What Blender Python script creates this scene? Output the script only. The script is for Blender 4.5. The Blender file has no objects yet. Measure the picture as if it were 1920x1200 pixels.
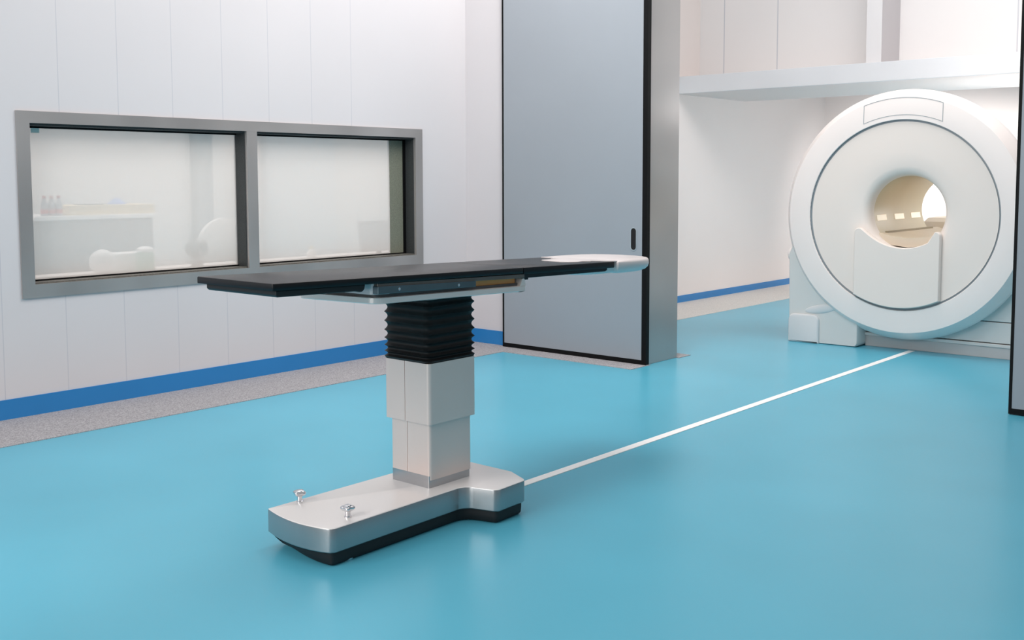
import bpy, bmesh, math, random
from mathutils import Vector, Matrix

C = bpy.context.scene.collection
PI = math.pi

# ------------------------------------------------------------------ materials
def lin(c):
    return tuple((v/12.92 if v <= .04045 else ((v+.055)/1.055)**2.4) for v in c)
def rgb(r, g, b):
    return (*lin((r/255, g/255, b/255)), 1)

def mat(name, col, rough=.5, metal=0., spec=.5, noise=None, lines=None, emit=None, coat=0., aniso=None, stretch=None):
    """noise=(scale, amount): speckle of the colour; lines=(axis, [positions], width, colour)"""
    m = bpy.data.materials.new(name); m.use_nodes = True
    nt = m.node_tree; N = nt.nodes; L = nt.links
    b = N['Principled BSDF']
    b.inputs['Base Color'].default_value = col
    b.inputs['Roughness'].default_value = rough
    b.inputs['Metallic'].default_value = metal
    b.inputs['Specular IOR Level'].default_value = spec
    b.inputs['Coat Weight'].default_value = coat
    if emit:
        b.inputs['Emission Color'].default_value = emit[0]; b.inputs['Emission Strength'].default_value = emit[1]
    out = None
    geo = N.new('ShaderNodeNewGeometry')
    if noise:
        n = N.new('ShaderNodeTexNoise'); n.inputs['Scale'].default_value = noise[0]
        n.inputs['Detail'].default_value = noise[2] if len(noise) > 2 else 3
        src = geo.outputs['Position']
        if stretch:
            mp = N.new('ShaderNodeMapping'); mp.inputs['Scale'].default_value = stretch
            L.new(src, mp.inputs['Vector']); src = mp.outputs['Vector']
        L.new(src, n.inputs['Vector'])
        r = N.new('ShaderNodeMapRange')
        r.inputs['From Min'].default_value = .3; r.inputs['From Max'].default_value = .7
        r.inputs['To Min'].default_value = 1-noise[1]; r.inputs['To Max'].default_value = 1+noise[1]
        L.new(n.outputs['Fac'], r.inputs['Value'])
        mx = N.new('ShaderNodeMix'); mx.data_type = 'RGBA'; mx.blend_type = 'MULTIPLY'
        mx.inputs['Factor'].default_value = 1; mx.inputs['A'].default_value = col
        L.new(r.outputs['Result'], mx.inputs['B']); out = mx.outputs['Result']
    if lines:
        axis, pos, w, lc = lines
        sp = N.new('ShaderNodeSeparateXYZ'); L.new(geo.outputs['Position'], sp.inputs[0])
        acc = None
        for p in pos:
            cm = N.new('ShaderNodeMath'); cm.operation = 'COMPARE'
            L.new(sp.outputs[axis], cm.inputs[0]); cm.inputs[1].default_value = p; cm.inputs[2].default_value = w
            if acc is None: acc = cm.outputs[0]
            else:
                a = N.new('ShaderNodeMath'); a.operation = 'MAXIMUM'
                L.new(acc, a.inputs[0]); L.new(cm.outputs[0], a.inputs[1]); acc = a.outputs[0]
        mx = N.new('ShaderNodeMix'); mx.data_type = 'RGBA'
        L.new(acc, mx.inputs['Factor'])
        if out: L.new(out, mx.inputs['A'])
        else: mx.inputs['A'].default_value = col
        mx.inputs['B'].default_value = lc; out = mx.outputs['Result']
    if out: L.new(out, b.inputs['Base Color'])
    return m

M = {}
SEAMS = [2.88+.3545*k for k in range(-9, 7)]
M['wall'] = mat('wall_panel', rgb(212, 208, 210), .45, spec=.35, noise=(1.2, .012), lines=('Y', SEAMS, .0025, rgb(195, 193, 198)))
M['wall_plain'] = mat('wall_paint', rgb(206, 202, 204), .5, spec=.35, noise=(1.2, .01))
M['wall_scan'] = mat('scanner_wall_paint', rgb(230, 222, 219), .5, spec=.35, noise=(1.2, .01))
M['wall_upper'] = mat('upper_panel_paint', rgb(228, 226, 226), .4, spec=.35, noise=(1.2, .01),
                      lines=('X', [-5.545, -4.947, -2.70], .006, rgb(196, 198, 204)))
M['pilaster'] = mat('pilaster_paint', rgb(212, 211, 213), .5, noise=(1.5, .01))
M['pil_side_shaded'] = mat('pilaster_side_shaded', rgb(188, 185, 188), .5, noise=(1.5, .01))  # darker copy of the pilaster paint, side shading put into the colour
M['blue'] = mat('blue_vinyl_skirting', rgb(40, 124, 188), .4, noise=(2, .03))
M['floor'] = mat('cyan_vinyl', rgb(86, 174, 199), .30, spec=.4, noise=(.9, .06, 2))
M['speck'] = mat('grey_speckled_vinyl', rgb(160, 158, 161), .7, spec=.3, noise=(150, .4, 2))
M['speck_light'] = mat('pale_speckled_vinyl', rgb(212, 208, 204), .7, spec=.3, noise=(150, .2, 2))
M['white_line'] = mat('white_floor_tape', rgb(250, 248, 246), .45, noise=(3, .01))
M['steel'] = mat('brushed_steel', rgb(186, 186, 188), .34, 1, noise=(4, .03), stretch=(1, 1, 12))
M['frame_steel'] = mat('window_steel', rgb(178, 173, 171), .3, .55, noise=(2.2, .13, 1), stretch=(.3, 1.2, .7))
M['jamb_steel'] = mat('jamb_steel', rgb(172, 169, 168), .3, .5, noise=(3.2, .06, 1), stretch=(1, .5, .7))
M['col_steel'] = mat('column_steel', rgb(222, 205, 198), .38, .3, noise=(4, .02), stretch=(1, 1, .1))
M['base_top'] = mat('base_cover_white', rgb(236, 232, 230), .28, .25, noise=(4, .01))
M['base_side'] = mat('base_steel_side', rgb(164, 168, 170), .27, .85, noise=(3, .05), stretch=(1.5, 1.5, .1))
M['chrome'] = mat('chrome', rgb(225, 225, 228), .08, 1, noise=(3, .01))
M['rubber'] = mat('black_rubber', rgb(20, 20, 22), .6, noise=(30, .1))
M['bellows'] = mat('bellows_black', rgb(18, 18, 19), .5, spec=.3, noise=(20, .08))
M['pad'] = mat('black_tabletop', rgb(11, 14, 18), .36, spec=.32, noise=(30, .05))
M['under'] = mat('dark_plastic', rgb(14, 15, 18), .5, noise=(20, .05))
M['teal_dark'] = mat('dark_teal_metal', rgb(18, 36, 42), .4, .4, noise=(10, .05))
M['rail'] = mat('blue_grey_rail', rgb(100, 116, 122), .3, .8, noise=(3, .06), stretch=(1, 4, 1))
M['tray'] = mat('pale_tray_metal', rgb(226, 218, 214), .3, .25, noise=(2, .03))
M['block'] = mat('grey_block', rgb(196, 196, 198), .4, .2, noise=(6, .02))
M['strip'] = mat('taupe_strip', rgb(120, 112, 106), .35, .7, noise=(3, .06), stretch=(1, 3, 1))
M['seal'] = mat('grey_seal', rgb(80, 78, 78), .5, noise=(10, .05))
M['bronze'] = mat('bronze_slide', rgb(224, 160, 96), .35, .3, noise=(2.5, .1), stretch=(1, 3, 1))
M['headrest'] = mat('white_headrest', rgb(212, 205, 204), .35, noise=(4, .01))
M['door'] = mat('slate_laminate', rgb(150, 156, 163), .38, spec=.5, noise=(1.2, .02))
M['gasket'] = mat('black_gasket', rgb(4, 4, 5), .6, spec=.2, noise=(20, .05))
M['handle'] = mat('recess_black', rgb(8, 8, 10), .35, noise=(20, .05))
M['handle_rim'] = mat('recess_rim', rgb(178, 188, 194), .3, .5, noise=(20, .03))
M['reveal'] = mat('window_reveal_dark', rgb(52, 55, 56), .5, noise=(160, .3, 2))
M['reveal_sill'] = mat('window_sill_taupe', rgb(96, 94, 88), .5, noise=(90, .3, 2))
M['post'] = mat('window_post_olive', rgb(120, 122, 108), .5, noise=(160, .2, 2))
M['mri'] = mat('scanner_shell_white', rgb(242, 233, 229), .32, spec=.5, noise=(2, .006))
M['mri_disc'] = mat('scanner_disc_warm', rgb(234, 224, 217), .4, noise=(2, .008))
M['mri_groove'] = mat('scanner_groove', rgb(150, 158, 164), .4, noise=(2, .01))
M['mri_leg'] = mat('scanner_leg_grey', rgb(214, 214, 212), .4, noise=(2, .01))
M['mri_plinth'] = mat('scanner_plinth_grey', rgb(190, 190, 190), .45, noise=(2, .01))
M['mri_foot'] = mat('scanner_foot_cover', rgb(214, 215, 216), .35, noise=(2, .01))
M['bore'] = mat('bore_beige', rgb(198, 184, 154), .4, noise=(3, .03))
M['bore_light'] = mat('bore_light', rgb(240, 232, 214), .5, emit=(rgb(240, 226, 205), .32), noise=(3, .01))
M['bed'] = mat('bed_beige', rgb(216, 202, 182), .45, noise=(3, .02))
M['bed_rail_shadow'] = mat('bed_rail_shadow', rgb(150, 138, 112), .5, noise=(3, .02))  # darker tone stands in for the shadow stripe along the rail
M['band'] = mat('satin_band', rgb(230, 234, 238), .3, .35, noise=(1.2, .04, 1))
M['plain_white'] = mat('white_plastic', rgb(236, 236, 236), .4, noise=(5, .01))
M['cream'] = mat('cream_card', rgb(214, 196, 160), .7, noise=(10, .05))
M['grey_cab'] = mat('grey_cabinet', rgb(150, 154, 158), .5, noise=(4, .03))
M['red'] = mat('red_cap', rgb(200, 60, 66), .4, noise=(5, .02))
M['clear'] = mat('bottle_plastic', rgb(158, 160, 168), .2, noise=(5, .02))
M['blue_cloth'] = mat('blue_cloth', rgb(110, 140, 200), .8, noise=(10, .1))
M['dark_grey'] = mat('dark_grey_plastic', rgb(92, 96, 98), .4, noise=(6, .03))
M['green_tint'] = mat('pale_green_ceramic', rgb(140, 180, 164), .3, noise=(6, .03))
M['chair_fab'] = mat('pale_chair_fabric', rgb(214, 214, 212), .7, noise=(30, .05))
M['sticker'] = mat('green_sticker', rgb(226, 238, 233), .5, noise=(10, .03))

def glass_mat():
    m = bpy.data.materials.new('milky_glass'); m.use_nodes = True
    nt = m.node_tree; N = nt.nodes; L = nt.links
    N.remove(N['Principled BSDF'])
    d = N.new('ShaderNodeBsdfDiffuse'); d.inputs['Color'].default_value = rgb(248, 244, 240)
    tr = N.new('ShaderNodeBsdfTranslucent'); tr.inputs['Color'].default_value = rgb(248, 244, 240)
    m1 = N.new('ShaderNodeMixShader'); m1.inputs[0].default_value = .42
    L.new(d.outputs[0], m1.inputs[1]); L.new(tr.outputs[0], m1.inputs[2])
    t = N.new('ShaderNodeBsdfTransparent'); t.inputs['Color'].default_value = (1, 1, 1, 1)
    m2 = N.new('ShaderNodeMixShader'); m2.inputs[0].default_value = .47
    L.new(m1.outputs[0], m2.inputs[1]); L.new(t.outputs[0], m2.inputs[2])
    g = N.new('ShaderNodeBsdfGlossy'); g.inputs['Roughness'].default_value = .1
    fr = N.new('ShaderNodeFresnel'); fr.inputs['IOR'].default_value = 1.2
    m3 = N.new('ShaderNodeMixShader')
    L.new(fr.outputs[0], m3.inputs[0]); L.new(m2.outputs[0], m3.inputs[1]); L.new(g.outputs[0], m3.inputs[2])
    L.new(m3.outputs[0], N['Material Output'].inputs['Surface'])
    return m
M['glass'] = glass_mat()

# ------------------------------------------------------------------ mesh helpers
def box(bm, x0, x1, y0, y1, z0, z1):
    vs = [bm.verts.new((x, y, z)) for z in (z0, z1) for x, y in ((x0, y0), (x1, y0), (x1, y1), (x0, y1))]
    for f in ((3, 2, 1, 0), (4, 5, 6, 7), (0, 1, 5, 4), (1, 2, 6, 5), (2, 3, 7, 6), (3, 0, 4, 7)):
        bm.faces.new([vs[i] for i in f])
    return vs

def loop_faces(bm, rings, cap0=True, cap1=True, closed=True):
    R = [[bm.verts.new(p) for p in r] for r in rings]
    n = len(R[0])
    for a, b in zip(R, R[1:]):
        for i in range(n if closed else n-1):
            j = (i+1) % n
            bm.faces.new((a[i], a[j], b[j], b[i]))
    if cap0: bm.faces.new(R[0][::-1])
    if cap1: bm.faces.new(R[-1])
    return R

def lathe(bm, prof, c, axis='Z', seg=48, cap=True):
    """prof: [(radius, height along axis)]; c: centre"""
    rings = []
    for r, h in prof:
        ring = []
        for k in range(seg):
            a = 2*PI*k/seg; u, v = r*math.cos(a), r*math.sin(a)
            if axis == 'Z': p = (c[0]+u, c[1]+v, c[2]+h)
            elif axis == 'Y': p = (c[0]+u, c[1]+h, c[2]+v)
            else: p = (c[0]+h, c[1]+u, c[2]+v)
            ring.append(p)
        rings.append(ring)
    return loop_faces(bm, rings, cap, cap)

def rpoly(pts, seg=6):
    """pts: [(x, y, radius)] counter-clockwise -> polygon with rounded corners"""
    out = []; n = len(pts)
    for i in range(n):
        x, y, r = pts[i]
        p = Vector((x, y)); a = Vector(pts[i-1][:2]); b = Vector(pts[(i+1) % n][:2])
        if r <= 0: out.append((x, y)); continue
        d1 = (a-p).normalized(); d2 = (b-p).normalized()
        ang = math.acos(max(-1, min(1, d1.dot(d2))))
        t = min(r/math.tan(ang/2), .48*(a-p).length, .48*(b-p).length)
        rr = t*math.tan(ang/2)
        bis = (d1+d2)
        if bis.length < 1e-6: out.append((x, y)); continue
        ctr = p+bis.normalized()*(rr/math.sin(ang/2))
        s = p+d1*t-ctr; e = p+d2*t-ctr
        a0 = math.atan2(s.y, s.x); a1 = math.atan2(e.y, e.x)
        da = (a1-a0+PI) % (2*PI)-PI
        for k in range(seg+1):
            aa = a0+da*k/seg
            out.append((ctr.x+rr*math.cos(aa), ctr.y+rr*math.sin(aa)))
    return out

def inset(poly, d):
    n = len(poly); out = []
    for i in range(n):
        p = Vector(poly[i]); a = Vector(poly[i-1]); b = Vector(poly[(i+1) % n])
        e1 = (p-a); e2 = (b-p)
        if e1.length < 1e-9 or e2.length < 1e-9: out.append(tuple(p)); continue
        e1.normalize(); e2.normalize()
        n1 = Vector((-e1.y, e1.x)); n2 = Vector((-e2.y, e2.x))
        m = n1+n2
        if m.length < 1e-6: out.append(tuple(p)); continue
        m = m/(max(.35, m.dot(n1)))
        out.append(tuple(p+m*d))
    return out

def loft(bm, poly, levels, tilt=None):
    """levels: [(inset, z)] bottom to top"""
    rings = []
    for d, z in levels:
        rings.append([(x, y, (z+tilt(x, y)) if tilt else z) for x, y in inset(poly, d)])
    return loop_faces(bm, rings)

def new(name, bm, m, parent=None, smooth=None, bevel=0., bseg=2, loc=None):
    me = bpy.data.meshes.new(name)
    bmesh.ops.recalc_face_normals(bm, faces=bm.faces[:])
    bm.to_mesh(me); bm.free()
    o = bpy.data.objects.new(name, me); C.objects.link(o)
    for mm in (m if isinstance(m, (list, tuple)) else [m]): me.materials.append(mm)
    if smooth is not None:
        for p in me.polygons: p.use_smooth = True
        try: me.set_sharp_from_angle(angle=math.radians(smooth))
        except Exception: pass
    if bevel:
        b = o.modifiers.new('bevel', 'BEVEL'); b.width = bevel; b.segments = bseg
        b.limit_method = 'ANGLE'; b.angle_limit = math.radians(40)
        b.harden_normals = False
    if parent:
        o.parent = parent; o.matrix_parent_inverse = Matrix.Translation(-Vector(parent.location))
    return o

def empty(name, loc, label, cat, group=None):
    o = bpy.data.objects.new(name, None); C.objects.link(o); o.location = loc
    o.empty_display_size = .1
    o['label'] = label; o['category'] = cat
    if group: o['group'] = group
    return o

def tag(o, label, cat, group=None):
    o['label'] = label; o['category'] = cat
    if group: o['group'] = group
    return o

def struct(o, label=None, cat=None):
    o['kind'] = 'structure'
    if label: o['label'] = label; o['category'] = cat
    return o

def boxes(name, bs, m, parent=None, bevel=0., smooth=None):
    bm = bmesh.new()
    for b in bs: box(bm, *b)
    return new(name, bm, m, parent, bevel=bevel, smooth=smooth)

# ------------------------------------------------------------------ setting
WX = -5.765           # face of the left wall
DY = 6.19             # face of the dividing wall
DB = 6.57             # its back face
SX = -5.83            # left wall of the scanner room
WZ = 4.0

struct(boxes('floor', [(-10, 4.6, -2.2, 13.3, -.1, 0)], M['floor']), 'glossy cyan vinyl floor running through both rooms', 'floor')

# left wall with the window opening (y 2.68-5.65, z .70-1.63)
OY0, OY1, OZ0, OZ1 = 2.69, 5.63, .72, 1.612
struct(boxes('wall_left', [(WX-.3, WX, -2.2, OY0, 0, WZ), (WX-.3, WX, OY1, 6.57, 0, WZ),
                           (WX-.3, WX, OY0, OY1, 0, OZ0), (WX-.3, WX, OY0, OY1, OZ1, WZ)], M['wall']),
       'pale grey panelled wall around the control room window', 'wall')
struct(boxes('baseboard_left', [(WX, WX+.008, -2.2, DY, 0, .112)], M['blue']), 'blue skirting strip along the window wall', 'baseboard')
struct(boxes('trim_1', [(WX, -5.18, -2.2, 5.955, 0, .004), (WX, -4.02, 5.955, DY, 0, .004)], M['speck']),
       'grey speckled floor border along window wall and dividing wall', 'floor border')

# dividing wall: two stubs and the lintel above the opening
struct(boxes('wall_partition', [(WX, -4.08, DY, DB, 0, WZ), (-1.62, 4.6, DY, DB, 0, WZ), (-4.08, -1.62, DY, DB, 3.1, WZ)], M['wall_plain']),
       'pale dividing wall behind the two sliding doors', 'wall')
struct(boxes('baseboard_partition', [(WX+.008, -5.3, DY-.008, DY, 0, .112)], M['blue']), 'short blue skirting strip in the corner beside the grey door', 'baseboard')
struct(boxes('trim_2', [(-4.08, -4.045, DY-.035, DB+.01, 0, 3.1)], M['jamb_steel'], bevel=.003), 'brushed steel jamb lining the doorway edge', 'door jamb')
struct(boxes('trim_3', [(SX, -4.02, DB, DB+.16, 0, .004)], M['speck']), 'grey floor border on the scanner side of the dividing wall', 'floor border')

# scanner room
struct(boxes('wall_left_rear', [(SX-.2, SX, DB, 13.2, 0, WZ)], M['wall_scan']), 'plain pale wall left of the scanner', 'wall')
struct(boxes('baseboard_left_rear', [(SX, SX+.008, DB, 13, 0, .075)], M['blue']), 'blue skirting strip left of the scanner', 'baseboard')
struct(boxes('trim_4', [(SX, -5.12, DB+.16, 13, 0, .004)], M['speck_light']), 'pale speckled floor border left of the scanner', 'floor border')
struct(boxes('wall_back', [(SX, 4.6, 13, 13.2, 0, WZ)], M['wall_scan']), 'white wall far behind the scanner bore', 'wall')
struct(boxes('wall_right', [(4.5, 4.7, -2.2, 13.2, 0, WZ)], M['wall_plain']), 'pale wall on the far right', 'wall')
struct(boxes('wall_upper_rear', [(SX, 4.5, 9.88, 10.9, 2.33, WZ)], M['wall_upper']), 'white panelled upper wall above the metal band', 'wall')
struct(boxes('lintel_rear', [(SX, 4.5, 9.425, 10.88, 2.16, 2.328)], M['wall_scan']), 'pale grey lintel behind the metal band', 'lintel')
struct(boxes('trim_5', [(SX, 4.5, 9.4, 9.425, 2.158, 2.33)], M['band'], bevel=.004), 'pale satin metal band running across above the scanner', 'band')
bm = bmesh.new(); box(bm, -3.86, -3.72, 9.45, 9.88, 2.33, WZ)
bm.faces.ensure_lookup_table()
o = new('trim_6', bm, [M['pilaster'], M['pil_side_shaded']])
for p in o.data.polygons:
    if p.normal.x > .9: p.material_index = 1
struct(o, 'grey pilaster on the upper wall above the scanner', 'pilaster')

# white line on the floor
struct(boxes('trim_7', [(-2.868, -2.822, 2.6, 7.96, 0, .003)], M['white_line']), 'straight white line on the cyan floor towards the scanner', 'floor line')

# sliding doors
def leaf(name, x0, x1, gl, gr, label, handle=None):
    e = bpy.data.objects.new(name, None); C.objects.link(e); e.location = ((x0+x1)/2, 6.165, 0)
    struct(e, label, 'door')
    y0, y1, top = 6.145, 6.183, 3.3
    boxes('door_panel', [(x0+gl, x1-gr, y0, y1, .036, top)], M['door'], e)
    boxes('gasket', [(x0, x0+gl, y0-.001, y1, .004, top), (x1-gr, x1, y0-.001, y1, .004, top), (x0+gl, x1-gr, y0-.001, y1, .004, .036)], M['gasket'], e)
    if handle:
        hx, hz = handle
        def cap(r, hh, y, z=0):
            pts = []
            for k in range(13): pts.append((hx+r*math.cos(PI*k/12), y, hz+hh-r+r*math.sin(PI*k/12)))
            for k in range(13): pts.append((hx-r*math.cos(PI*k/12), y, hz-hh+r-r*math.sin(PI*k/12)))
            return pts
        bm = bmesh.new()
        loop_faces(bm, [cap(.027, .082, y0+.001), cap(.027, .082, y0-.003), cap(.021, .076, y0-.003), cap(.020, .075, y0-.0005)], False, False)
        h = new('handle', bm, M['handle_rim'], e, smooth=40)
        bm = bmesh.new(); bm.faces.new([bm.verts.new(p) for p in cap(.0205, .0755, y0-.0012)])
        new('recess', bm, M['handle'], h)
    return e
leaf('door_1', -5.345, -4.028, .016, .038, 'slate grey sliding door leaf with black gasket and slot handle', (-4.137, .879))
leaf('door_2', -1.661, 1.6, .017, .02, 'slate grey sliding door leaf cut off by the right edge')

# ------------------------------------------------------------------ window
w = bpy.data.objects.new('window_1', None); C.objects.link(w); w.location = (WX, 4.16, .65)
struct(w, 'wide two-pane control room window in a steel frame', 'window')
fx0, fx1 = WX-.01, WX+.012
bm = bmesh.new()
Y0, Y1, Z0, Z1 = 2.634, 5.695, .652, 1.673
box(bm, fx0, fx1, Y0, Y1, OZ1-.004, Z1); box(bm, fx0, fx1, Y0, Y1, Z0, OZ0+.006)
box(bm, fx0, fx1, Y0, OY0+.016, OZ0+.006, OZ1-.004); box(bm, fx0, fx1, OY1-.008, Y1, OZ0+.006, OZ1-.004)
new('window_frame', bm, M['frame_steel'], w)
boxes('mullion', [(WX-.12, fx1-.001, 4.111, 4.191, OZ0+.006, OZ1-.004)], M['frame_steel'], w)
GX = -5.872
bm = bmesh.new()   # dark lining of the opening
box(bm, WX-.29, fx0, OY0, OY0+.012, OZ0+.006, OZ1-.004)
box(bm, WX-.29, fx0, OY1-.012, OY1, OZ0+.006, OZ1-.004)
box(bm, WX-.29, fx0, OY0+.012, OY1-.012, OZ1-.016, OZ1-.004)
box(bm, WX-.12, fx0, 4.105, 4.111, OZ0+.006, OZ1-.016)
box(bm, WX-.12, fx0, 4.191, 4.197, OZ0+.006, OZ1-.016)
new('reveal', bm, M['reveal'], w)
boxes('sill', [(WX-.29, fx0, OY0+.012, OY1-.012, OZ0+.002, OZ0+.014)], M['reveal_sill'], w)
boxes('glazing_bead', [(GX-.01, GX+.012, OY0+.012, 4.105, OZ0+.014, OZ0+.022), (GX-.01, GX+.012, 4.197, OY1-.012, OZ0+.014, OZ0+.022),
                       (GX-.01, GX+.012, OY0+.012, 4.105, OZ1-.026, OZ1-.016), (GX-.01, GX+.012, 4.197, OY1-.012, OZ1-.026, OZ1-.016),
                       (GX-.01, GX+.012, OY1-.034, OY1-.012, OZ0+.022, OZ1-.026)], M['gasket'], w)
boxes('window_post', [(GX-.012, GX+.002, 5.464, 5.596, OZ0+.022, OZ1-.026)], M['post'], w)
for a, b in ((OY0+.012, 4.105), (4.197, 5.464)):
    boxes('pane', [(GX-.004, GX, a, b, OZ0+.018, OZ1-.02)], M['glass'], w)
boxes('sticker', [(GX, GX+.001, 2.768, 2.815, OZ1-.052, OZ1-.026)], M['sticker'], w)['label'] = 'pale green sticker in the pane corner'

# ------------------------------------------------------------------ control room behind the glass
struct(boxes('wall_control_back', [(-9.3, -9.2, 0, 9.4, 0, WZ)], M['wall_scan']), 'pale wall at the back of the control room', 'wall')
struct(boxes('wall_control_side', [(-9.3, SX-.2, 9.3, 9.4, 0, WZ)], M['wall_scan']), 'pale side wall of the control room', 'wall')
struct(boxes('trim_8', [(-9.2, -9.08, 5.9, 6.08, 0, WZ)], M['grey_cab'], bevel=.003), 'grey post on the control room wall', 'wall post')
struct(boxes('trim_9', [(-9.2, -9.12, 6.75, 7.68, 0, WZ)], M['pilaster'], bevel=.003), 'broad grey panel on the control room wall', 'wall panel')

t = empty('counter', (-8.2, 4.0, 0), 'white-topped grey counter seen faintly through the left pane', 'counter')
boxes('counter_body', [(-8.5, -8.02, 2.6, 4.78, 0, .985)], M['grey_cab'], t, bevel=.004)
boxes('counter_top', [(-8.55, -7.98, 2.6, 4.82, .985, 1.02)], M['plain_white'], t, bevel=.004)
tag(boxes('storage_box', [(-8.35, -8.02, 4.06, 4.80, 1.02, 1.098)], M['cream'], bevel=.004), 'long low cream box on the counter behind the window', 'box')
tag(boxes('folder', [(-8.2, -8.03, 4.19, 4.36, 1.098, 1.106)], M['dark_grey'], bevel=.002), 'thin dark folder lying on the cream box', 'folder')
bm = bmesh.new(); lathe(bm, [(.075, 0), (.07, .012), (.04, .03), (.025, .045), (.006, .052)], (-8.12, 4.515, 1.098), seg=20)
tag(new('cloth', bm, M['blue_cloth'], smooth=60), 'small crumpled blue cloth heap on the cream box', 'cloth')
lb = ['leftmost of the three red-capped bottles on the counter', 'middle one of the three red-capped bottles on the counter',
      'third red-capped bottle, next to the cream box on the counter']
first = None
for k, y in enumerate((3.877, 3.935, 3.992)):
    e = empty('bottle', (-8.05, y, 1.02), lb[k], 'bottle', 'red-capped bottles on the control room counter')
    if first is None:
        bm = bmesh.new(); lathe(bm, [(.024, 0), (.027, .004), (.027, .095), (.012, .13), (.011, .14)], (0, 0, 0), seg=20)
        a = new('bottle_body', bm, M['clear'], smooth=50)
        bm = bmesh.new(); lathe(bm, [(.0275, .02), (.0275, .05)], (0, 0, 0), seg=20, cap=False)
        b = new('paper_band', bm, M['red'], smooth=50)
        bm = bmesh.new(); lathe(bm, [(.014, .138), (.014, .156)], (0, 0, 0), seg=16)
        c = new('cap', bm, M['red'], smooth=50)
        first = (a, b, c); parts = first
    else:
        parts = [p.copy() for p in first]
        for p in parts: C.objects.link(p)
    for p in parts:
        p.parent = e; p.matrix_parent_inverse = Matrix()

t = empty('control_desk', (-6.6, 4.6, 0), 'pale control desk behind the window', 'desk')
boxes('desk_top', [(-7.0, -6.35, 3.0, 6.6, .635, .665)], M['plain_white'], t, bevel=.003)
for y in (3.1, 4.7, 6.5): boxes('leg', [(-6.95, -6.4, y-.02, y+.02, 0, .635)], M['grey_cab'], t)
bm = bmesh.new(); bmesh.ops.create_uvsphere(bm, u_segments=32, v_segments=20, radius=.083, matrix=Matrix.Translation((-6.6, 3.556, .757)))
g = empty('glass_globe', (-6.6, 3.556, .665), 'pale shiny round globe on the desk behind the left pane', 'globe')
new('globe_ball', bm, M['plain_white'], g, smooth=80)
bm = bmesh.new(); lathe(bm, [(.05, 0), (.048, .012), (.03, .02), (.028, .03)], (-6.6, 3.556, .665), seg=24); new('globe_stand', bm, M['plain_white'], g, smooth=50)
g = empty('lidded_jar', (-6.6, 3.866, .665), 'pale green jar with white lid behind the left pane', 'jar')
bm = bmesh.new(); lathe(bm, [(.055, 0), (.06, .01), (.06, .13), (.05, .145)], (-6.6, 3.866, .665), seg=28); new('jar_body', bm, M['green_tint'], g, smooth=50)
bm = bmesh.new(); lathe(bm, [(.053, .145), (.053, .165), (.03, .178), (.01, .18)], (-6.6, 3.866, .665), seg=28); new('lid', bm, M['plain_white'], g, smooth=50)
tag(boxes('carton', [(-6.9, -6.72, 3.68, 4.02, .665, .795)], M['plain_white'], bevel=.005), 'low white carton behind the green jar', 'carton')
g = empty('desk_lamp', (-6.6, 4.272, .665), 'dark round-headed lamp on the desk behind left pane', 'lamp')
bm = bmesh.new(); lathe(bm, [(.03, .085), (.07, .1), (.083, .135), (.075, .175), (.045, .205), (.008, .214)], (-6.6, 4.272, .665), seg=32); new('lamp_head', bm, M['dark_grey'], g, smooth=60)
bm = bmesh.new(); lathe(bm, [(.055, 0), (.052, .015), (.04, .03), (.044, .09)], (-6.6, 4.272, .665), seg=24); new('lamp_stem', bm, M['grey_cab'], g, smooth=50)
g = empty('office_chair', (-7.3, 4.95, 0), 'pale round-backed office chair behind the window mullion', 'chair')
pts = [(-7.3, 4.95+.24*math.cos(2*PI*k/32), .72+.27*math.sin(2*PI*k/32)) for k in range(32)]
bm = bmesh.new(); loop_faces(bm, [[(p[0]-.03, 4.95+(p[1]-4.95)*.9, .72+(p[2]-.72)*.9) for p in pts], pts, [(p[0]+.04, p[1], p[2]) for p in pts], [(p[0]+.06, 4.95+(p[1]-4.95)*.86, .72+(p[2]-.72)*.86) for p in pts]])
new('backrest', bm, M['chair_fab'], g, smooth=50)
boxes('seat', [(-7.75, -7.3, 4.72, 5.18, .42, .48)], M['chair_fab'], g, bevel=.02)
bm = bmesh.new(); lathe(bm, [(.28, 0), (.28, .03), (.05, .07), (.03, .1), (.03, .42)], (-7.52, 4.95, 0), seg=20); new('chair_base', bm, M['dark_grey'], g, smooth=40)
g = empty('spray_bottle', (-6.6, 5.30, .665), 'small white bottle on the desk behind the right pane', 'bottle')
bm = bmesh.new(); lathe(bm, [(.035, 0), (.037, .01), (.037, .06), (.018, .085), (.014, .09)], (-6.6, 5.30, .665), seg=20); new('bottle_body', bm, M['plain_white'], g, smooth=50)
bm = bmesh.new(); lathe(bm, [(.016, .09), (.016, .105), (.008, .112)], (-6.6, 5.30, .665), seg=16); new('cap', bm, M['cream'], g, smooth=50)
g = empty('monitor', (-6.6, 6.0, .665), 'grey computer monitor on the desk at the right pane', 'monitor')
bm = bmesh.new()
loop_faces(bm, [[(-6.60, 5.80, .70), (-6.60, 6.26, .70), (-6.66, 6.26, .955), (-6.66, 5.82, .955)], [(-6.57, 5.80, .70), (-6.57, 6.26, .70), (-6.63, 6.26, .955), (-6.63, 5.82, .955)]])
new('screen', bm, M['grey_cab'], g, bevel=.004)
boxes('monitor_stand', [(-6.66, -6.54, 5.94, 6.10, .665, .675), (-6.62, -6.60, 6.0, 6.04, .675, .72)], M['dark_grey'], g)

# ------------------------------------------------------------------ operating table
OT = empty('operating_table', (-2.88, 2.885, 0), 'black-topped operating table on a telescopic steel column', 'operating table')
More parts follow.
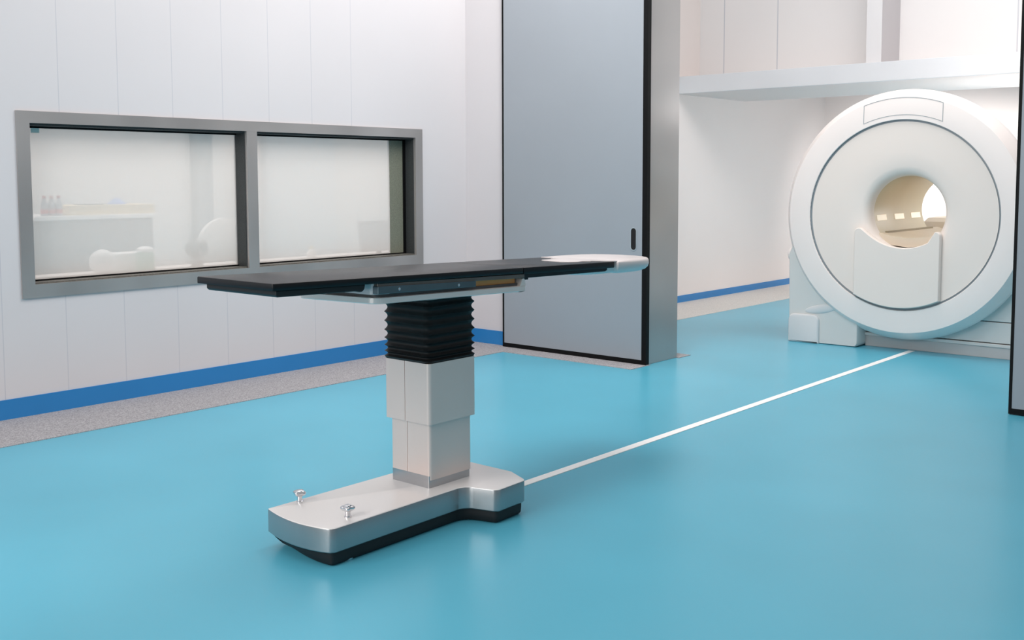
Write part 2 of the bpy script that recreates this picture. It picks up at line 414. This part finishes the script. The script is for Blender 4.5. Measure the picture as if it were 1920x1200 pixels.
# base: wide tee at the rear, bulging front edge
def base_poly():
    L = [(-3.052, 2.235, .006)]
    for k in range(1, 8):
        u = k/8; L.append((-3.052+.35*u, 2.235-.032*4*u*(1-u)*(1+.35*(u-.5)), 0))
    L += [(-2.70, 2.236, .03), (-2.705, 2.885, .05), (-2.572, 2.925, .03), (-2.58, 3.10, .035), (-2.70, 3.155, .03),
          (-3.03, 3.155, .03), (-3.14, 3.10, .035), (-3.15, 2.98, .03), (-3.047, 2.94, .05)]
    return rpoly(L, 6)
BP = base_poly()
bm = bmesh.new(); loft(bm, BP, [(.004, .05), (0, .054), (0, .131), (.001, .1335)])
new('base', bm, M['base_side'], OT, smooth=30)
bm = bmesh.new(); loft(bm, BP, [(.001, .1335), (.0025, .1355), (.006, .1362)])
new('base_cover', bm, M['base_top'], OT, smooth=30)['label'] = 'white top cover of the base'
bm = bmesh.new(); loft(bm, BP, [(.019, .004), (.014, .010), (.012, .030), (.012, .052)])
for v in bm.verts:      # boat-shaped front end
    if v.co.y < 2.4 and v.co.x < -2.72:
        v.co.y += .05*max(0, 1-v.co.z/.052)**1.3*min(1, (-2.72-v.co.x)/.2)*(2.4-v.co.y)/.2
    if v.co.x < -2.95 and v.co.y < 2.5:
        v.co.x += .02*(1-v.co.z/.052)
new('base_skirt', bm, M['rubber'], OT, smooth=35)['label'] = 'black skirt under the base'
for x, y in ((-2.735, 2.33), (-3.0, 2.33), (-2.63, 3.07), (-3.09, 3.05)):
    bm = bmesh.new(); lathe(bm, [(.017, 0), (.019, .003), (.019, .011), (.012, .013), (.012, .03)], (x, y, 0), seg=24)
    new('foot', bm, M['chrome'], OT, smooth=40)
# brake knobs
def knob(x, y, rot):
    z = .1362
    bm = bmesh.new()
    lathe(bm, [(.0135, 0), (.0135, .003), (.010, .005), (.009, .016), (.012, .024)], (x, y, z), seg=20)
    s = new('knob', bm, M['chrome'], OT, smooth=40)
    bm = bmesh.new(); rings = []
    for h, sc in ((.022, .55), (.025, .8), (.030, 1.0), (.035, 1.02), (.040, .82), (.043, .45), (.0435, .1)):
        r = []
        for k in range(40):
            a = 2*PI*k/40
            rad = .022*sc*(1+.17*math.cos(4*a)*min(1, sc*1.1))
            r.append((x+rad*math.cos(a+rot), y+rad*math.sin(a+rot), z+h))
        rings.append(r)
    loop_faces(bm, rings)
    new('star_grip', bm, M['chrome'], s, smooth=60)
knob(-3.028, 2.358, .35); knob(-2.759, 2.354, .8)

# telescopic column
def rrect(x0, x1, y0, y1, r, seg=6):
    return rpoly([(x0, y0, r), (x1, y0, r), (x1, y1, r), (x0, y1, r)], seg)
bm = bmesh.new(); loft(bm, rrect(-2.984, -2.782, 2.773, 3.0, .006), [(0, .136), (0, .182)])
new('column_plinth', bm, M['steel'], OT, smooth=35)
def sleeve(name, x0, x1, y0, y1, z0, z1, r, gx):
    # a seam (narrow groove) splits the front face
    poly = rrect(x0, x1, y0, y1, r, 8)
    g = .0012; out = []
    for i, p in enumerate(poly):
        out.append(p)
        q = poly[(i+1) % len(poly)]
        if abs(p[1]-y0) < 1e-6 and abs(q[1]-y0) < 1e-6 and p[0] < gx < q[0]:
            out += [(gx-g, y0), (gx-g, y0+.004), (gx+g, y0+.004), (gx+g, y0)]
    bm = bmesh.new()
    loop_faces(bm, [[(x, y, z0) for x, y in out], [(x, y, z1) for x, y in out]])
    return new(name, bm, M['col_steel'], OT, smooth=35)
sleeve('lower_sleeve', -2.990, -2.778, 2.774, 3.006, .166, .40, .014, -2.898)
sleeve('upper_sleeve', -3.010, -2.767, 2.762, 3.022, .381, .612, .016, -2.897)

# bellows
bm = bmesh.new()
poly = rrect(-3.022, -2.762, 2.755, 3.032, .034, 8)
peaks = [.856, .826, .792, .757, .722, .691, .663, .640, .621]
lv = []
zt = .853
zs = []
for a, b in zip(peaks, peaks[1:]):
    for k in range(8):
        u = k/8; zs.append((a+(b-a)*u, 1-abs(2*u-1)))
zs.append((.621, 0)); zs.append((.612, .3))
for z, u in reversed(zs):
    d = .001+.0125*math.sin(u*PI/2)
    lv.append((d, min(z, zt)))
loft(bm, poly, lv)
new('bellows', bm, M['bellows'], OT, smooth=70)
bm = bmesh.new(); loft(bm, rrect(-3.035, -2.752, 2.742, 3.045, .03, 8), [(.006, .853), (0, .857), (0, .872)])
new('neck_plate', bm, M['tray'], OT, smooth=35)

# tabletop group follows a slight tilt along the table
def tilt(x, y): return .957+.0017*(x+2.88)-.0232*(y-2.885)
def tprism(bm, poly, levels): loft(bm, poly, levels, tilt)
XL, XR, TY0, TY1, TY2 = -3.087, -2.673, 1.994, 3.200, 3.828

bm = bmesh.new(); tprism(bm, rrect(XL, XR, TY0, TY1, .006), [(.001, -.0225), (0, -.021), (0, -.003), (.001, -.001), (.003, 0)])
new('tabletop', bm, M['pad'], OT, smooth=35)
bm = bmesh.new(); tprism(bm, rpoly([(XL, TY1+.003, .003), (XR, TY1+.003, .003), (XR, TY2, .012), (XL, TY2, .012)]),
                         [(.001, -.0265), (0, -.025), (0, -.003), (.001, -.001), (.003, 0)])
new('head_section', bm, M['pad'], OT, smooth=35)
# lower board under the leg end, scooped at its inner end
prof = [(2.018, -.0225), (2.018, -.040), (2.026, -.0455), (2.345, -.0455), (2.362, -.049), (2.374, -.049), (2.384, -.040), (2.388, -.0225)]
bm = bmesh.new(); loop_faces(bm, [[(x, y, z+tilt(x, y)) for y, z in prof] for x in (-3.068, -2.69)])
new('leg_board', bm, M['under'], OT, bevel=.004)
# rail under the head section
prof = [(3.222, -.0265), (3.222, -.052), (3.256, -.052), (3.256, -.045), (3.785, -.043), (3.798, -.038), (3.800, -.0265)]
bm = bmesh.new(); loop_faces(bm, [[(x, y, z+tilt(x, y)) for y, z in prof] for x in (-3.06, -2.695)])
new('head_rail', bm, M['teal_dark'], OT, bevel=.002)

# tray flange
fl = rpoly([(-3.06, 2.385, .03), (-2.69, 2.435, .045), (-2.682, 3.222, .003), (-3.07, 3.222, .003)], 8)
bm = bmesh.new(); tprism(bm, fl, [(.026, -.0985), (.006, -.0965), (0, -.0935), (0, -.0755), (.003, -.0735)])
new('tray_flange', bm, M['tray'], OT, smooth=40)
bm = bmesh.new(); tprism(bm, rpoly([(-3.03, 2.405, .03), (-2.70, 2.445, .03), (-2.70, 3.205, .003), (-3.03, 3.205, .003)], 6), [(0, -.0735), (0, -.063)])
new('tray_seal', bm, M['seal'], OT, smooth=40)
# upright end lip of the tray
prof = [(3.190, -.074), (3.204, -.045), (3.216, -.045), (3.224, -.068), (3.224, -.074)]
bm = bmesh.new(); loop_faces(bm, [[(x, y, z+tilt(x, y)) for y, z in prof] for x in (-3.07, -2.683)])
new('tray_lip', bm, M['tray'], OT)
# block that carries the top
bm = bmesh.new(); tprism(bm, rpoly([(-3.03, 2.425, .02), (-2.695, 2.425, .026), (-2.695, 2.50, 0), (-3.03, 2.50, 0)], 8), [(0, -.063), (0, -.0225)])
new('slide_block', bm, M['block'], OT, smooth=40)
bm = bmesh.new(); tprism(bm, rrect(-3.03, -2.71, 2.50, 3.19, .002, 2), [(0, -.063), (0, -.0225)])
new('slide_core', bm, M['bronze'], OT)['label'] = 'bronze coloured slide showing behind the rail'
prof = [(2.435, -.0235), (3.216, -.0265), (3.216, -.0425), (2.435, -.036)]
bm = bmesh.new(); loop_faces(bm, [[(x, y, z+tilt(x, y)) for y, z in prof] for x in (-2.72, -2.682)])
new('upper_strip', bm, M['strip'], OT, bevel=.0015)
prof = [(2.432, -.033), (2.925, -.0385), (2.925, -.0605), (2.432, -.060)]
bm = bmesh.new(); loop_faces(bm, [[(x, y, z+tilt(x, y)) for y, z in prof] for x in (-2.705, -2.676)])
rl = new('side_rail', bm, M['rail'], OT, bevel=.0015)
for y, wz in ((2.53, -.0465), (2.83, -.0495)):
    bm = bmesh.new()
    z = wz+tilt(-2.676, y)
    lathe(bm, [(.0055, 0), (.0055, .0012), (.0042, .0016), (.002, .0008), (.0004, .0004)], (-2.676, y, z), 'X', 16)
    new('screw', bm, M['chrome'], rl, smooth=40)

# white head plate with a ragged tongue lying on the head section
def ell(cx, cy, rx, ry, a0, a1, n):
    return [(cx+rx*math.cos(math.radians(a0+(a1-a0)*k/n)), cy+ry*math.sin(math.radians(a0+(a1-a0)*k/n))) for k in range(n+1)]
bm = bmesh.new()
out = [(-3.085, 3.838), (-2.662, 3.838), (-2.664, 3.95), (-2.680, 4.07), (-2.708, 4.15), (-2.745, 4.205), (-2.80, 4.25), (-2.87, 4.28), (-2.95, 4.285),
       (-3.02, 4.262), (-3.075, 4.215), (-3.105, 4.14), (-3.108, 4.02)]
tprism(bm, out, [(.075, -.058), (.04, -.055), (.018, -.047), (.004, -.034), (0, -.020), (.001, -.006), (.005, 0), (.012, .0035)])
under = [(-3.04, 3.62), (-2.76, 3.62), (-2.70, 3.72), (-2.69, 3.86), (-3.06, 3.86)]
tprism(bm, under, [(.05, -.058), (.02, -.052), (.004, -.040), (0, -.0268)])
tongue = [(-3.078, 3.862), (-3.078, 3.81), (-3.03, 3.80), (-3.0, 3.805), (-2.985, 3.765), (-2.93, 3.76), (-2.93, 3.63), (-2.90, 3.61), (-2.80, 3.60), (-2.768, 3.615),
          (-2.745, 3.65), (-2.757, 3.70), (-2.738, 3.735), (-2.765, 3.745), (-2.728, 3.785), (-2.70, 3.795), (-2.672, 3.842), (-2.68, 3.862)]
tprism(bm, tongue, [(0, -.0005), (.0005, .0025), (.002, .0032)])
new('head_plate', bm, M['headrest'], OT, smooth=50)['label'] = 'white rounded head plate'

# ------------------------------------------------------------------ scanner
MR = empty('mri_scanner', (-2.9, 8.4, 0), 'large white ring-shaped MRI scanner behind the doorway', 'MRI scanner')
CX, CZ = -2.903, 1.021
BX, BZ, BR = -2.872, 1.043, .272
YF, YB = 7.80, 8.97
bm = bmesh.new(); lathe(bm, [(.704, YF+.03), (.704, YF+.004), (.707, YF), (.866, YF), (.870, YF+.001), (.920, YF+.075), (.930, YF+.10), (.930, YF+.13), (.90, YF+.2), (.80, YF+.38), (.78, YF+.6), (.78, YB)],
                        (CX, 0, CZ), 'Y', 160, cap=False)
new('outer_ring', bm, M['mri'], MR, smooth=25)
bm = bmesh.new(); lathe(bm, [(.7045, YF+.004), (.7035, YF+.022), (.690, YF+.022), (.690, YF+.014)], (CX, 0, CZ), 'Y', 128, cap=False)
new('groove_ring', bm, M['mri_groove'], MR, smooth=25)
# face disc with flared bore mouth (bore centre is a little off the disc centre)
bm = bmesh.new(); rings = []
n = 128
for r, y, t in ((.690, YF+.016, 0), (.60, YF+.016, .0), (.46, YF+.016, .5), (.34, YF+.018, 1), (.31, YF+.026, 1), (.29, YF+.044, 1), (.278, YF+.075, 1), (BR, YF+.12, 1)):
    cx = CX+(BX-CX)*t; cz = CZ+(BZ-CZ)*t
    rings.append([(cx+r*math.cos(2*PI*k/n), y, cz+r*math.sin(2*PI*k/n)) for k in range(n)])
loop_faces(bm, rings, False, False)
new('face_disc', bm, M['mri_disc'], MR, smooth=50)
bm = bmesh.new(); lathe(bm, [(BR, YF+.12), (BR, YB-.03), (BR+.03, YB)], (BX, 0, BZ), 'Y', 96, cap=False)
bl = new('bore_liner', bm, M['bore'], MR, smooth=50)
for y0, y1 in ((7.965, 8.155), (8.325, 8.52), (8.68, 8.885)):
    bm = bmesh.new(); rings = []
    for k in range(5):
        a = PI+.10+.16*k/4
        rings.append([(BX+(BR-d)*math.cos(a), y, BZ+(BR-d)*math.sin(a)) for y, d in ((y0, .001), (y0, .003), (y1, .003), (y1, .001))])
    loop_faces(bm, rings); new('bore_lighting', bm, M['bore_light'], bl)
bm = bmesh.new(); lathe(bm, [(BR+.03, YB), (.78, YB)], (CX, 0, CZ), 'Y', 96, cap=False); new('back_cover', bm, M['mri'], MR)
# display cover plate on the ring
def arcx(x, r): return CZ+math.sqrt(max(0, r*r-(x-CX)**2))
xs = [-3.193+.582*k/24 for k in range(25)]
bm = bmesh.new(); w_ = .0028
top = [(x, arcx(x+.0, .868)-.003) for x in xs]; bot = [(x, arcx(x, .742)-.006) for x in xs]
loop_ = top+bot[::-1]
y = YF-.0015
inn = inset(loop_[::-1], .004)[::-1]
if abs(inn[0][0]) > abs(loop_[0][0]): inn = inset(loop_, .004)
loop_faces(bm, [[(a, y, b) for a, b in loop_], [(a, y, b) for a, b in inn]], False, False)
new('panel_outline', bm, M['mri_groove'], MR)['label'] = 'thin outline of the cover plate on top of the ring'
# cradle dock in front of the disc
top = []
for k in range(9):
    a = PI-PI*k/8*.62
    top.append((-3.197+.037*math.cos(a), .890+.034*math.sin(a)))
def ease(u): return u*u*(3-2*u)
for k in range(1, 24):
    u = k/24
    x = -3.165+.50*u
    a = (x-(-2.868))/.30
    z = .784+.128*min(1.0, abs(a))**2.1
    top.append((x, z))
for k in range(6):
    a = PI/2+.3-(PI/2+.3)*k/5
    top.append((-2.632+.030*math.cos(a)+.004, .878+.032*math.sin(a)))
bot = []
for k in range(17):
    x = -2.598-.636*k/16
    bot.append((x, CZ-math.sqrt(.684**2-(x-CX)**2)))
pol = top+bot
bm = bmesh.new()
loop_faces(bm, [[(a, YF+.014, b) for a, b in pol], [(a, YF-.026, b) for a, b in pol], [(a, YF-.032, b) for a, b in inset(pol[::-1], .005)[::-1]]])
new('cradle_dock', bm, M['mri_disc'], MR, smooth=40)
# patient bed inside the bore
bm = bmesh.new()
prof = [(-3.09, .885), (-3.0, .862), (-2.87, .85), (-2.75, .862), (-2.655, .885), (-2.665, .84), (-2.72, .80), (-2.87, .782), (-3.02, .80), (-3.08, .84)]
loop_faces(bm, [[(x, y, z) for x, z in prof] for y in (7.89, 9.9)])
bd = new('patient_bed', bm, M['bed'], MR, smooth=30)
boxes('bed_rail_shadow', [(-3.085, -3.068, 8.0, 9.0, .872, .893)], M['bed_rail_shadow'], bd)
bm = bmesh.new(); loop_faces(bm, [[(x, y, z) for y, z in ((9.15, .86), (9.2, .925), (9.3, .955), (9.45, .96), (9.85, .96), (9.85, .86))] for x in (-3.22, -2.7)])
new('bed_head', bm, M['bed'], bd, bevel=.01)
# legs, plinth and housing
bm = bmesh.new()
prof = rpoly([(-3.79, 0.0, .02), (-3.222, 0.0, .035), (-3.222, .5, .02), (-3.35, .95, .05), (-3.70, .95, .05), (-3.80, .70, .05)], 6)
loop_faces(bm, [[(a, 8.9, b) for a, b in prof], [(a, 7.862, b) for a, b in prof], [(a, 7.85, b) for a, b in inset(prof, .008)]])
lg = new('side_leg', bm, M['mri_leg'], MR, smooth=35)
bm = bmesh.new()
prof = rpoly([(-3.785, .001, .012), (-3.530, .001, .004), (-3.530, .225, .045), (-3.785, .225, .05)], 8)
loop_faces(bm, [[(a, 7.855, b) for a, b in prof], [(a, 7.834, b) for a, b in prof], [(a, 7.828, b) for a, b in inset(prof, .004)], [(a, 7.825, b) for a, b in inset(prof, .012)]])
new('foot_cover', bm, M['mri_foot'], lg, smooth=40)
bm = bmesh.new(); bmesh.ops.create_uvsphere(bm, u_segments=32, v_segments=16, radius=1, matrix=Matrix.Translation((-3.52, 7.85, .275)) @ Matrix.Rotation(-.18, 4, 'Y') @ Matrix.Diagonal((.135, .012, .034, 1)))
new('grip_recess', bm, M['mri_foot'], lg, smooth=80)
bm = bmesh.new(); bmesh.ops.create_uvsphere(bm, u_segments=20, v_segments=12, radius=1, matrix=Matrix.Translation((-3.80, 7.92, .69)) @ Matrix.Diagonal((.035, .05, .06, 1)))
new('side_bump', bm, M['mri'], lg, smooth=80)
boxes('plinth', [(-3.222, -1.85, 8.0, 8.93, 0, .082)], M['mri_plinth'], MR, bevel=.003)
bm = bmesh.new(); box(bm, -3.222, -1.85, 7.99, 8.94, .082, .106)
new('plinth_ledge', bm, M['mri_leg'], MR, bevel=.004)
boxes('housing_lower', [(-3.222, -1.86, 8.0, 8.93, .112, .262)], M['mri_leg'], MR, bevel=.004)
boxes('housing_upper', [(-3.222, -1.86, 8.0, 8.93, .268, .75)], M['mri_leg'], MR, bevel=.004)

# ------------------------------------------------------------------ light
W = bpy.data.worlds.new('World'); bpy.context.scene.world = W; W.use_nodes = True
nt = W.node_tree; bg = nt.nodes['Background']
tc = nt.nodes.new('ShaderNodeTexCoord'); sp = nt.nodes.new('ShaderNodeSeparateXYZ'); cr = nt.nodes.new('ShaderNodeValToRGB')
nt.links.new(tc.outputs['Generated'], sp.inputs[0])
mr = nt.nodes.new('ShaderNodeMapRange'); mr.inputs['From Min'].default_value = -1; mr.inputs['From Max'].default_value = 1
nt.links.new(sp.outputs['Z'], mr.inputs['Value']); nt.links.new(mr.outputs['Result'], cr.inputs['Fac'])
cr.color_ramp.elements[0].position = .45; cr.color_ramp.elements[0].color = (.42, .42, .42, 1)
cr.color_ramp.elements[1].position = 1; cr.color_ramp.elements[1].color = (1, 1, 1, 1)
e = cr.color_ramp.elements.new(.62); e.color = (.72, .71, .71, 1)
nt.links.new(cr.outputs['Color'], bg.inputs['Color']); bg.inputs['Strength'].default_value = .6

def area(name, loc, target, sx, sy, power, col=(1, 1, 1), spread=180):
    l = bpy.data.lights.new(name, 'AREA'); l.shape = 'RECTANGLE'; l.size = sx; l.size_y = sy; l.energy = power; l.color = col; l.spread = math.radians(spread)
    o = bpy.data.objects.new(name, l); C.objects.link(o); o.location = loc
    o.rotation_euler = (Vector(target)-Vector(loc)).to_track_quat('-Z', 'Y').to_euler()
    return o
WARM = (1, .955, .93)
area('ceiling_lamp', (-3.0, 3.0, 3.9), (-3.0, 3.0, 0), 3.5, 4.5, 52, WARM)
area('wall_fill', (-3.4, 4.4, 3.8), (-5.7, 5.7, .9), 1.2, 2.0, 72, WARM)  # unseen light, added to brighten the far end of the left wall
area('front_fill', (-3.3, -2.0, 2.8), (-3.1, 3.5, .6), 3.0, 2.0, 118, WARM)  # added out of view to lighten the front faces of table and doors
SOFT = (1, .97, .955)
area('scanner_fill', (-3.1, 7.0, 3.85), (-4.8, 9.8, .8), 4.5, 1.2, 108, SOFT)  # added above the view to brighten the gantry and scanner room walls
area('left_rear_fill', (-2.3, 10.3, 1.55), (-5.8, 10.0, 1.1), 1.3, 1.2, 36, SOFT)  # hidden behind the gantry, added to lift the dim left rear wall
area('bore_lighting', (-2.872, 8.35, 1.29), (-2.872, 8.35, 0), .25, .8, .9, SOFT)  # extra unseen light, added to lift the dark bore interior
area('fill_lamp', (-2.2, -1.6, .9), (-2.8, 2.9, .8), 2.4, .8, 22, WARM)
area('scanner_side_fill', (1.5, 7.6, 3.6), (1.0, 10, .5), 3, 1.5, 12, SOFT)  # added out of view so the steel jamb reflects a brighter room
area('rear_fill', (-3.9, 11.7, 1.9), (-4.3, 13, 1.0), 1.8, .8, 26, WARM, 110)  # invented source that whitens the wall seen through the bore
area('control_fill', (-7.6, 5.0, 3.9), (-7.6, 5.0, 0), 2.4, 7, 195, WARM)  # unseen light added so the control room and milky panes turn bright

# ------------------------------------------------------------------ camera
cd = bpy.data.cameras.new('camera'); cam = bpy.data.objects.new('camera', cd); C.objects.link(cam)
f, yaw, pitch, roll, cy = 1987.82, -.70692143, .07758873, .00236749, 489.43
cd.sensor_fit = 'HORIZONTAL'; cd.sensor_width = 36; cd.lens = f/1920*36
cd.shift_y = (cy-600)/1920
fw = Vector((math.sin(yaw)*math.cos(pitch), math.cos(yaw)*math.cos(pitch), -math.sin(pitch)))
r = Vector((math.cos(yaw), -math.sin(yaw), 0)); d = fw.cross(r)
c_, s_ = math.cos(roll), math.sin(roll)
r2 = c_*r+s_*d; d2 = -s_*r+c_*d
m = Matrix((( r2.x, -d2.x, -fw.x, 0), (r2.y, -d2.y, -fw.y, 0), (r2.z, -d2.z, -fw.z, 1.3), (0, 0, 0, 1)))
cam.matrix_world = m
cd.clip_start = .05
bpy.context.scene.camera = cam

S = bpy.context.scene
S.view_settings.view_transform = 'Standard'; S.view_settings.look = 'None'
S.cycles.max_bounces = 10; S.cycles.use_denoising = True
